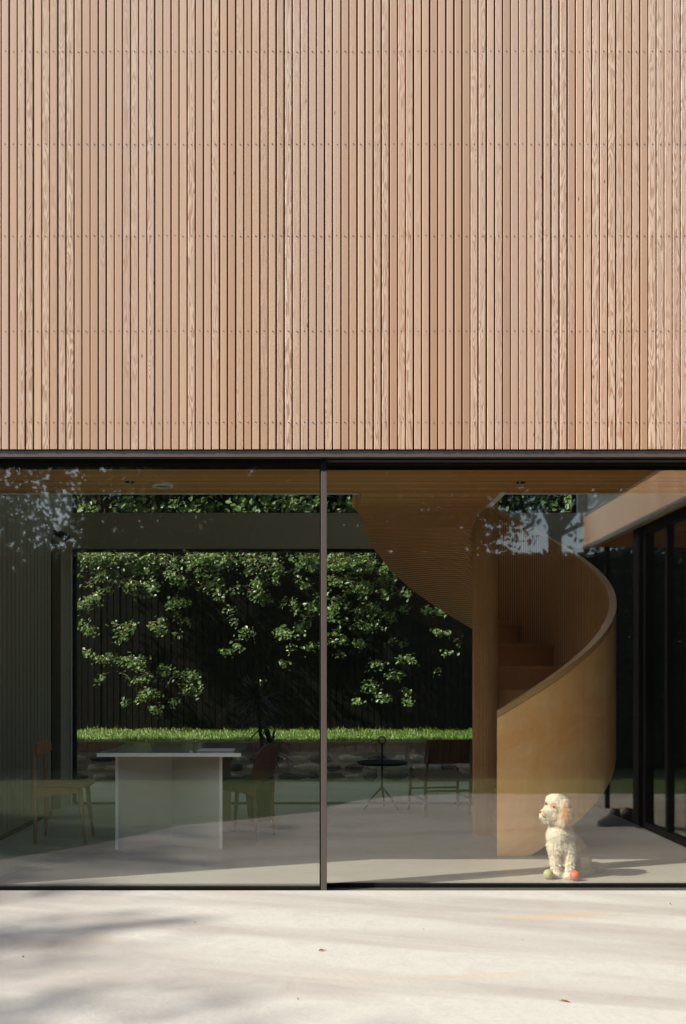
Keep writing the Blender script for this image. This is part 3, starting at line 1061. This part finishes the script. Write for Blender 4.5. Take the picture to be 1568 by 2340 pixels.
def coatcol(p):
    zx, zy = p.x / K + 650, 1360 - p.z / K
    w_ = Vector((0.86, 0.78, 0.63))
    ap = Vector((0.56, 0.29, 0.12))
    be = Vector((0.50, 0.34, 0.22))
    f = 0.0
    col = w_.copy()
    def blend(c_, k_):
        nonlocal col
        k_ = max(0.0, min(1.0, k_))
        col = col.lerp(c_, k_)
    nz_ = mnoise.noise(p * 30) * 0.25
    d = math.hypot((zx - 612) / 118, (zy - 440) / 200)                   # ear
    if p.y < -0.02:
        blend(ap, (1.15 - d) * 1.6 + nz_)
    for (ex_, ey_, er) in ((430, 325, 48), (345, 300, 32)):              # round the eyes
        d = math.hypot((zx - ex_) / er, (zy - ey_) / er)
        blend(ap, (1.2 - d) * 1.6)
    d = math.hypot((zx - 290) / 70, (zy - 420) / 60)
    blend(ap, (1.1 - d) * 1.0)
    if zy > 560:                                                         # back and flank
        edge = 700 + max(0, (zy - 900)) * 0.05
        blend(be, (zx - edge) / 90 + nz_)
        if zx > 850 and zy > 1080:
            blend(w_ * 0.85, 0.6)
        d = math.hypot((zx - 800) / 90, (zy - 1000) / 130)
        blend(w_, (1.0 - d) * 0.8)
    d = math.hypot((zx - 540) / 160, (zy - 610) / 45)                    # collar line of the neck
    blend(be, (1.1 - d) * 1.0)
    return col
me.calc_loop_triangles()
vco = [v.co.copy() for v in me.vertices]
vno = [v.normal.copy() for v in me.vertices]
for v in me.vertices:
    p = v.co
    q = p * 85
    h = mnoise.noise(q + Vector((mnoise.noise(q * 0.5) * 2.5, mnoise.noise(q * 0.5 + Vector((9, 3, 1))) * 2.5, 0)))
    h2 = mnoise.noise(p * 210)
    v.co = p + v.normal * (abs(h) * 0.0055 - 0.001 + h2 * 0.0012) * curly(p)
    if v.co.z < 0.001:
        v.co.z = 0.001
ca = me.color_attributes.new('Col', 'FLOAT_COLOR', 'POINT')
for i, v in enumerate(me.vertices):
    c_ = coatcol(vco[i])
    ca.data[i].color = (c_.x, c_.y, c_.z, 1)
me.update()
# curls of hair
rnd = random.Random(11)
b = MB()
cols = []
nverts = len(vco)
for i in range(22000):
    j = rnd.randrange(nverts)
    p, nm_ = vco[j], vno[j]
    cf = curly(p)
    zx, zy = p.x / K + 650, 1360 - p.z / K
    if math.hypot(zx - 270, zy - 425) < 55 or math.hypot(zx - 430, zy - 335) < 36:
        continue
    L = 0.016 * (0.55 if zx < 500 and zy < 530 else 1.0) * rnd.uniform(0.5, 1.25) * (0.35 + 0.65 * cf)
    d = (nm_ * 0.55 + Vector((rnd.uniform(-.6, .6), rnd.uniform(-.6, .6), -0.75 + rnd.uniform(-.4, .4)))).normalized()
    sd = d.cross(nm_)
    if sd.length < 1e-4:
        continue
    sd = sd.normalized()
    w_ = 0.0011 * rnd.uniform(0.6, 1.3)
    base = p + nm_ * 0.001
    curl = sd * L * rnd.uniform(-0.5, 0.5)
    p1 = base + (nm_ * 0.7 + d * 0.4) * L * 0.5
    p2 = base + d * L * 0.9 + nm_ * L * 0.25 + curl * 0.6
    p3 = base + d * L * 1.1 + curl
    for q in (p1, p2, p3):
        q.z = max(q.z, 0.0012)
    b.add([base - sd * w_, base + sd * w_, p1 + sd * w_, p1 - sd * w_, p2 + sd * w_ * .8, p2 - sd * w_ * .8, p3], [(0, 1, 2, 3), (3, 2, 4, 5), (5, 4, 6)])
    c_ = coatcol(p) * rnd.uniform(0.86, 1.12)
    cols += [(c_.x, c_.y, c_.z, 1)] * 7
hair = b.build('curly_coat', 'coat', dog)
ca = hair.data.color_attributes.new('Col', 'FLOAT_COLOR', 'POINT')
for i, c_ in enumerate(cols):
    ca.data[i].color = c_
MB().ell(D(262, 425, -0.036), (0.0125, 0.012, 0.0105), 16, 10).build('nose', 'nose', dog, True)
for (zx, zy, y) in ((432, 338, -0.0665), (336, 303, -0.030)):
    MB().ell(D(zx, zy, y), (0.0078, 0.006, 0.007), 14, 10).build('eye', 'eye', dog, True)
MB().tube([D(262, 452, -0.058), D(290, 482, -0.062), D(330, 492, -0.058)], [0.002, 0.003, 0.002], 8).build('mouth', 'nose', dog, True)

# ------------------------------------------------------------------ fallen leaves on the terrace
def fallen(x, y, s_, rz, label):
    b_ = MB()
    b_.add([(-s_, 0, 0.004), (-s_ * .3, s_ * .35, 0.012), (s_ * .6, s_ * .25, 0.010), (s_, 0, 0.003), (s_ * .5, -s_ * .3, 0.006), (-s_ * .4, -s_ * .3, 0.011)], [(0, 3, 2, 1), (0, 5, 4, 3)])
    b_.tube([(s_, 0, 0.004), (s_ * 1.5, s_ * .1, 0.006)], 0.0015, 5)
    o = b_.build('fallen_leaf', 'dryleaf')
    o.location = (x, y, 0)
    o.rotation_euler = (0, 0, rz)
    tag(o, label, 'leaf', 'fallen leaves on the terrace')
fallen(0.018, 4.66, 0.016, 0.3, 'curled brown leaf on the terrace below the mullion')
fallen(2.04, 5.62, 0.007, 1.0, 'dark speck of leaf on the terrace near the right frame edge')
fallen(-0.66, 5.20, 0.006, 2.0, 'tiny dark leaf crumb on the terrace in the left half')

for (x_, y_, s_, r_, lab_) in ((-1.38, 4.55, 0.004, 0.4, 'tiny dark crumb of leaf in the dappled shade at the left of the terrace'), (0.55, 5.05, 0.0035, 2.1, 'tiny dark crumb of leaf on the terrace right of the curled brown leaf'),
                          (1.02, 4.85, 0.004, 1.3, 'tiny dark crumb of leaf on the terrace below the two balls'), (-0.08, 3.95, 0.003, 0.2, 'tiny dark crumb of leaf at the bottom of the terrace, nearest the viewer')):
    fallen(x_, y_, s_, r_, lab_)
fallen(1.0, 3.93, 0.02, 2.6, 'flat faded brown leaf on the lower right of the terrace')
# ------------------------------------------------------------------ porch wing to the right (seen mirrored in the glass)
wing = thing('porch', 'flat roofed timber fascia porch standing at right angles to the glass', 'porch', (0, 0, 0))
b = MB()
y = 2.34
while y < 5.93:
    b.box(2.72, y, 2.655, 2.745, y + 0.0425, 2.955)
    y += 0.04956
x = 2.77
while x < 5.5:
    b.box(x, 2.315, 2.655, x + 0.0425, 2.34, 2.955)
    x += 0.04956
k = boards('larch_fascia', 'y', 0.04956, [(0.50, 0.31, 0.19), (0.56, 0.37, 0.24), (0.60, 0.41, 0.28)], 1.5, 0.75)
M['fascia'] = k
b.build('fascia', 'fascia', wing)
MB().box(2.75, 2.345, 2.66, 5.5, 5.94, 2.95).build('roof', 'black', wing)
b = MB()
b.box(2.715, 2.31, 2.956, 5.5, 5.94, 2.972)
b.box(2.712, 2.315, 2.632, 2.75, 5.94, 2.6545)
b.build('edge_trim', 'bronze', wing)
b = MB()
y = 2.36
while y < 5.9:
    b.box(2.752, y, 2.638, 5.4, y + 0.056, 2.658)
    y += 0.0605
b.build('soffit', 'ceiling', wing)
MB().box(2.80, 3.62, 0.0, 2.94, 3.76, 2.637).build('column', 'black', wing)
b = MB()
for yy in (3.765, 4.3, 4.75, 5.5, 5.88):
    b.box(2.84, yy, 0.0, 2.90, yy + 0.05, 2.637)
b.box(2.842, 3.82, 0.0, 2.898, 5.88, 0.06)
b.box(2.842, 3.82, 2.56, 2.898, 5.88, 2.636)
gf = b.build('glazed_screen', 'darkmetal', wing)
MB().box(2.866, 3.82, 0.06, 2.874, 5.88, 2.56).build('glass_pane', 'glass2', gf)
MB().box(4.4, 2.3, 0.0, 4.5, 5.9, 2.637).build('rear_wall', 'blackwood', wing)
MB().box(2.90, 2.42, 0.0, 2.94, 2.46, 2.636).build('post', 'darkmetal', wing)

def boot(x, y, rz, label):
    t = thing('boot', label, 'boot', (x, y, 0), rz, 'pair of boots by the porch column')
    t.scale = (0.85, 0.85, 0.85)
    b_ = MB()
    secs = [(-0.12, 0.035, 0.09, 0.045), (-0.08, 0.045, 0.15, 0.05), (-0.03, 0.045, 0.14, 0.05), (0.03, 0.04, 0.09, 0.048), (0.09, 0.036, 0.065, 0.05), (0.135, 0.028, 0.045, 0.04), (0.15, 0.015, 0.03, 0.02)]
    vs, fs = [], []
    n = 14
    for (xx, cz, h, w_) in secs:
        for j in range(n):
            a = 2 * math.pi * j / n
            vs.append((xx, w_ * math.cos(a), 0.02 + max(0, (math.sin(a) + 1) * 0.5) * h))
    for i in range(len(secs) - 1):
        for j in range(n):
            fs.append((i * n + j, i * n + (j + 1) % n, (i + 1) * n + (j + 1) % n, (i + 1) * n + j))
    fs += [tuple(range(n)), tuple((len(secs) - 1) * n + j for j in range(n))[::-1]]
    b_.add(vs, fs)
    b_.tube([(-0.07, 0, 0.10), (-0.075, 0, 0.15), (-0.078, 0, 0.17)], [0.04, 0.042, 0.044], 14, cap=False)
    b_.build('upper', 'boot', t, True)
    MB().prism([(-0.13, -0.04), (0.0, -0.045), (0.1, -0.05), (0.155, -0.02), (0.155, 0.02), (0.1, 0.05), (0.0, 0.045), (-0.13, 0.04)], 0.0, 0.025).build('sole', 'sole', t)
boot(2.60, 3.60, R(158), 'dark boot with pale sole, the left one reflected beside the porch column')
boot(2.73, 3.52, R(190), 'dark laced boot, the right one nearer the reflected porch column')

# ------------------------------------------------------------------ rear garden
gw = thing('garden_wall', 'low rubble stone retaining wall with a brick coping under the raised lawn', 'wall', (0, 12.42, 0))
MB().box(-6, 0.0, -0.05, 9, 0.078, 0.37).build('mortar_bed', 'mortar', gw)
rnd = random.Random(21)
b1, b2 = MB(), MB()
x = -3.2
rows = [(0.055, 0.05), (0.165, 0.055), (0.285, 0.05)]
for ri, (zc, rz_) in enumerate(rows):
    x = -3.3 + rnd.uniform(0, 0.2)
    while x < 3.4:
        w_ = rnd.uniform(0.07, 0.20)
        hh = rz_ * rnd.uniform(0.75, 1.05)
        tgt = b1 if rnd.random() < (0.75 if ri == 0 else 0.45) else b2
        tgt.ell((x + w_, 0.0, zc + rnd.uniform(-.01, .01)), (w_, rnd.uniform(0.018, 0.035), hh), 14, 8, jit=0.45, seed=rnd.randrange(999))
        x += 2 * w_ + rnd.uniform(0.015, 0.06)
b1.build('dark_stones', 'stone', gw, True)
b2.build('pale_stones', 'stone2', gw, True)
b = MB()
x = -6.0
while x < 9:
    b.box(x, -0.012 + rnd.uniform(-.004, .004), 0.372, x + 0.106, 0.10, 0.496 + rnd.uniform(-.004, .004))
    x += 0.118
b.build('brick_coping', 'brick', gw)
b = MB()
b.box(-6.0, -0.002, 0.371, 9.0, 0.09, 0.488)
b.build('coping_mortar', 'mortar', gw)

rnd = np.random.default_rng(3)
b = MB()
n = 16000
gx = rnd.uniform(-3.6, 3.8, n)
gy = 12.48 + (rnd.random(n) ** 1.5) * 2.7
gh = rnd.uniform(0.015, 0.055, n) * (1 + 0.5 * np.sin(gx * 5.1) * np.sin(gy * 3.0 + 1) * 0.6)
gh *= 0.8 + 0.45 * np.sin(gx * 9.3 + np.sin(gx * 3.7) * 2) ** 2
gh[rnd.random(n) < 0.04] *= 1.7
la = rnd.uniform(-0.035, 0.035, (n, 2))
for i in range(n):
    x, y, h = gx[i], gy[i], gh[i]
    w_ = 0.0045
    b.add([(x - w_, y, 0.498), (x + w_, y, 0.498), (x + la[i, 0] * .5 + w_ * .6, y + la[i, 1] * .5, 0.498 + h * .6), (x + la[i, 0], y + la[i, 1], 0.498 + h)], [(0, 1, 2, 3)])
for i in range(70):                                          # dropped beech leaves among the blades
    x, y = rnd.uniform(-3.5, 3.6), rnd.uniform(14.2, 15.2)
    a = rnd.uniform(0, 6.28)
    b.add([(x - .03 * math.cos(a), y, 0.53), (x, y - 0.02, 0.56), (x + .03 * math.cos(a), y + .01, 0.545), (x, y + .01, 0.535)], [(0, 1, 2, 3)], 1)
o = b.build('grass', ['blade', 'dryleaf'])
tag(o, 'bright sunlit grass blades on the raised lawn below the black fence', 'grass', kind='stuff')

fence = thing('garden_fence', 'tall black vertical board fence behind the raised lawn', 'fence', (0, 15.25, 0.5))
b = MB()
rr = random.Random(8)
x = -7.0
while x < 8:
    b.box(x, rr.uniform(0, 0.012), 0.0, x + 0.088, 0.04, 3.7)
    x += 0.1
b.build('boards', 'blackwood', fence)
MB().box(-7, 0.045, 0, 8, 0.09, 3.65).build('backing', 'black', fence)

def V2W(vx, vy, y):
    px = 2220.0 / y
    return Vector(((vx - 726) / px, y, 1.31 + (1550 - vy) / px))

# climbing branches: (centre x, centre y, half w, half h, leaves) measured on the photograph, standing 14.3..15 m away
SPR = [
    [(190, 1275, 40, 25, 160), (260, 1280, 60, 28, 330), (345, 1290, 60, 32, 380), (300, 1335, 50, 22, 120), (220, 1320, 40, 35, 120), (200, 1385, 26, 42, 150), (205, 1440, 28, 35, 70), (190, 1500, 10, 40, 26),
     (300, 1430, 65, 14, 120), (258, 1462, 30, 20, 40), (250, 1505, 36, 20, 110), (320, 1510, 38, 14, 150), (300, 1545, 70, 15, 90), (330, 1590, 28, 26, 90), (350, 1625, 22, 14, 50), (300, 1600, 14, 12, 22),
     (385, 1530, 25, 10, 50), (420, 1545, 32, 16, 120), (430, 1575, 26, 20, 90), (395, 1600, 16, 10, 25), (378, 1415, 16, 8, 16)],
    [(455, 1285, 50, 28, 210), (520, 1280, 50, 28, 170), (600, 1290, 45, 34, 210), (470, 1335, 55, 20, 90), (560, 1345, 40, 20, 60), (610, 1340, 30, 16, 60), (500, 1375, 16, 26, 30), (520, 1415, 20, 14, 16), (635, 1370, 30, 12, 16),
     (560, 1445, 26, 12, 70), (515, 1490, 16, 12, 46), (545, 1475, 20, 16, 26), (640, 1450, 26, 18, 70), (665, 1480, 20, 10, 20), (595, 1555, 8, 6, 12), (405, 1450, 16, 10, 12), (655, 1515, 14, 20, 18)],
    [(720, 1290, 34, 28, 170), (790, 1290, 44, 30, 280), (850, 1300, 30, 26, 120), (770, 1340, 40, 28, 120), (700, 1345, 20, 16, 30), (715, 1400, 26, 30, 90), (820, 1350, 40, 24, 90), (850, 1395, 36, 26, 170), (690, 1435, 24, 22, 70), (770, 1400, 30, 24, 70),
     (765, 1460, 24, 24, 60), (700, 1475, 24, 16, 40), (830, 1430, 50, 20, 90), (820, 1470, 26, 10, 60), (780, 1500, 14, 14, 18)],
    [(890, 1350, 26, 16, 50), (870, 1415, 30, 22, 90), (915, 1470, 26, 14, 40), (930, 1500, 16, 16, 40), (865, 1515, 20, 12, 40), (905, 1545, 18, 20, 60), (850, 1565, 20, 22, 70), (880, 1590, 14, 18, 36), (820, 1600, 14, 8, 28), (930, 1605, 16, 8, 26), (915, 1585, 14, 10, 24),
     (970, 1390, 24, 10, 20), (1000, 1400, 20, 14, 30), (985, 1440, 20, 14, 26), (1020, 1450, 20, 10, 10), (1010, 1500, 26, 22, 16), (990, 1535, 16, 14, 12), (1045, 1480, 16, 30, 10), (960, 1520, 20, 30, 14)],
]
rs = random.Random(77)
names = ['leafy beech branch hanging over the black fence, leftmost and hanging lowest', 'thin beech spray over the fence in the middle of the left pane', 'dense beech branch over the fence just right of the mullion', 'long trailing beech branch over the fence beside the stair newel']
for gi, grp in enumerate(SPR):
    root_v = V2W(sum(g[0] for g in grp) / len(grp), 1100, 15.9)
    t = thing('overhanging_tree', names[gi], 'tree', (root_v.x, 15.9, 0.5), 0, 'trees overhanging the fence')
    inv = Vector((root_v.x, 15.9, 0.5))
    lf, tw = MB(), MB()
    pts = []
    prev = None
    tw.tube([(0, 0, 0), (0.05, 0.02, 2.0), (-0.03, -0.05, 4.2)], [0.09, 0.07, 0.05], 8)
    fx0, fx1 = [(178, 440), (400, 680), (680, 860), (840, 1040)][gi]
    extra = []
    for _ in range(34):
        fy = 1258 + abs(rs.gauss(0, 1)) * (75 if gi != 1 else 55)
        extra.append((rs.uniform(fx0, fx1), fy, rs.uniform(14, 34), rs.uniform(7, 14), rs.randint(8, 30)))
    for gj, (cx, cy, hw, hh, nl) in enumerate(grp + extra):
        y0 = 14.75 + rs.uniform(-0.28, 0.22)
        # the spray follows drooping twigs: leaves sit in small bunches along them
        nt_ = max(1, int(nl / 16))
        nl = int(nl * 1.15)
        for q in range(nt_):
            sx = cx + rs.uniform(-1, 1) * hw * 0.8
            sy = cy - hh * rs.uniform(0.0, 0.9)
            ang_ = rs.uniform(-0.5, 1.1) * (1 if rs.random() < .6 else -1)
            ln = rs.uniform(0.5, 1.1) * hw * 0.8
            a_ = V2W(sx, sy, y0)
            e_ = V2W(max(cx - hw * 1.15, min(cx + hw * 1.15, sx + math.cos(ang_) * ln * (1 if rs.random() < .5 else -1))), min(cy + hh * 1.1, sy + abs(math.sin(ang_)) * ln * 0.8 + hh * 0.25), y0 - rs.uniform(0, 0.25))
            mid = a_.lerp(e_, 0.5) + Vector((0, 0, 0.03))
            tw.tube([a_ - inv, mid - inv, e_ - inv], [0.004, 0.003, 0.0015], 4)
            if q == 0 and cy < 1300:
                up_ = V2W(cx, 1120, 15.5)
                tw.tube([a_ - inv, up_ - inv], [0.005, 0.012], 5)
            m = nl // nt_
            for _ in range(m):
                f = rs.random()
                p = a_.lerp(e_, f) + Vector((rs.gauss(0, 0.042), rs.gauss(0, 0.08), rs.gauss(-0.018, 0.034)))
                pts.append(tuple(p - inv))
    leaves(lf, pts, 0.055, 100 + gi, 0.35, asp=0.72, norm=(-0.5, -0.8, 0.3))
    # crown above the fence (seen through the upper window)
    rn = np.random.default_rng(40 + gi)
    cp = []
    x0, x1 = [(-4.2, -1.9), (-2.1, -0.2), (-0.4, 1.9), (1.7, 4.9)][gi]
    for c in range(60):
        cc = np.array([rn.uniform(x0, x1), rn.uniform(14.4, 15.8), rn.uniform(3.75, 6.2)])
        cp.append(cc + rn.normal(size=(105, 3)) * np.array([0.20, 0.16, 0.13]))
    cp = np.concatenate(cp) - np.array(inv)
    leaves(lf, cp, 0.095, 60 + gi, 0.3, asp=0.65, norm=(-0.5, -0.7, 0.3))
    lf.build('crown', 'leaf', t)
    tw.build('trunk', 'twig', t, True)

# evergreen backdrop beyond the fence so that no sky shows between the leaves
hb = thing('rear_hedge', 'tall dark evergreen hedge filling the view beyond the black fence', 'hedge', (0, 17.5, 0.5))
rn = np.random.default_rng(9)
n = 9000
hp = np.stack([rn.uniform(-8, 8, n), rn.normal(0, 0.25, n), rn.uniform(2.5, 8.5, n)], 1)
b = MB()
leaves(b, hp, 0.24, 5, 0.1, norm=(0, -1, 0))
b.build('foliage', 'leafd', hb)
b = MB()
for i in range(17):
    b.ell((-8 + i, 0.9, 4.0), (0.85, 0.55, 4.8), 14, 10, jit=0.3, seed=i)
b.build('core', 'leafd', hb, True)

# ------------------------------------------------------------------ garden behind the camera (mirrored in the glass)
hg = thing('clipped_hedge', 'long dark clipped hedge reflected behind the front lawn', 'hedge', (0, -1.9, 0))
b = MB()
b.box(-14, -1.2, 0, 14, -0.05, 3.06)
b.build('core', 'leafd', hg)
rn = np.random.default_rng(19)
n = 9000
hp = np.stack([rn.uniform(-8, 9, n), rn.normal(0.02, 0.05, n), rn.uniform(0.0, 3.12, n)], 1)
tp = np.stack([rn.uniform(-8, 9, 5000), rn.uniform(-0.7, 0.05, 5000), rn.normal(3.10, 0.025, 5000)], 1)
b = MB()
leaves(b, np.concatenate([hp, tp]), 0.10, 15, 0.2, norm=(0, 1, 0))
b.build('foliage', 'leafd', hg)
rs = random.Random(31)
TR = [(-6.4, -4.6, 0.55, 3.1, 'sparse tree whose gaps let the sky through, left of the reflection'), (-4.0, -5.2, 0.62, 3.2, 'loose crowned tree reflected above the left pane'), (-1.6, -4.6, 1.8, 2.9, 'dense tree reflected in the middle of the left pane'),
      (0.9, -5.0, 2.5, 2.9, 'dense dark tree reflected above the staircase soffit'), (4.3, -5.6, 0.9, 4.75, 'high crowned tree with a bright patch of sky under it, reflected at the right'), (6.9, -4.8, 1.2, 2.9, 'dark tree reflected at the far right')]
for ti, (x, y, dens, zmin, lab) in enumerate(TR):
    t = thing('garden_tree', lab, 'tree', (x, y, -0.02), 0, 'trees behind the clipped hedge')
    tk = MB()
    tk.tube([(0, 0, 0), (0.1, 0.05, 2.2), (0.0, 0.1, 4.5), (0.15, 0.0, 7.0)], [0.22, 0.17, 0.12, 0.05], 9)
    rn = np.random.default_rng(200 + ti)
    cp = []
    for c in range(int(70 * dens)):
        a = rn.uniform(0, 2 * math.pi)
        rr = 2.1 * math.sqrt(rn.random())
        cc = np.array([rr * math.cos(a), rr * math.sin(a) * 0.7, rn.uniform(zmin, 6.2)])
        if c % 3 == 0:
            tk.tube([(0.05, 0.05, cc[2] - 0.9), tuple(cc)], [0.05, 0.015], 5)
        cp.append(cc + rn.normal(size=(150, 3)) * np.array([0.42, 0.34, 0.27]))
    cp = np.concatenate(cp)
    lf = MB()
    leaves(lf, cp, 0.125, 300 + ti, 0.2)
    lf.build('crown', 'leafm', t)
    tk.build('trunk', 'bark', t, True)
# tree at the left whose shade falls on the left end of the terrace
t = thing('shade_tree', 'garden tree left of the house whose crown shades the left end of the terrace', 'tree', (-19.2, -1.5, -0.02))
tk = MB()
tk.tube([(0, 0, 0), (0.1, 0.1, 6), (0.2, 0.3, 11), (0.3, 0.4, 16)], [0.4, 0.3, 0.2, 0.06], 9)
rn = np.random.default_rng(500)
cp = []
for c in range(110):
    cc = np.array([rn.normal(-1.15, 1.1), rn.normal(-0.1, 0.95), 14.0 + rn.normal(0, 1.0)])
    if c % 3 == 0:
        tk.tube([(0.15, 0.2, cc[2] - 1.5), tuple(cc)], [0.05, 0.015], 5)
    cp.append(cc + rn.normal(size=(55, 3)) * 0.28)
lf = MB()
leaves(lf, np.concatenate(cp), 0.2, 501, 0.2)
lf.build('crown', 'leafd', t)
tk.build('trunk', 'bark', t, True)
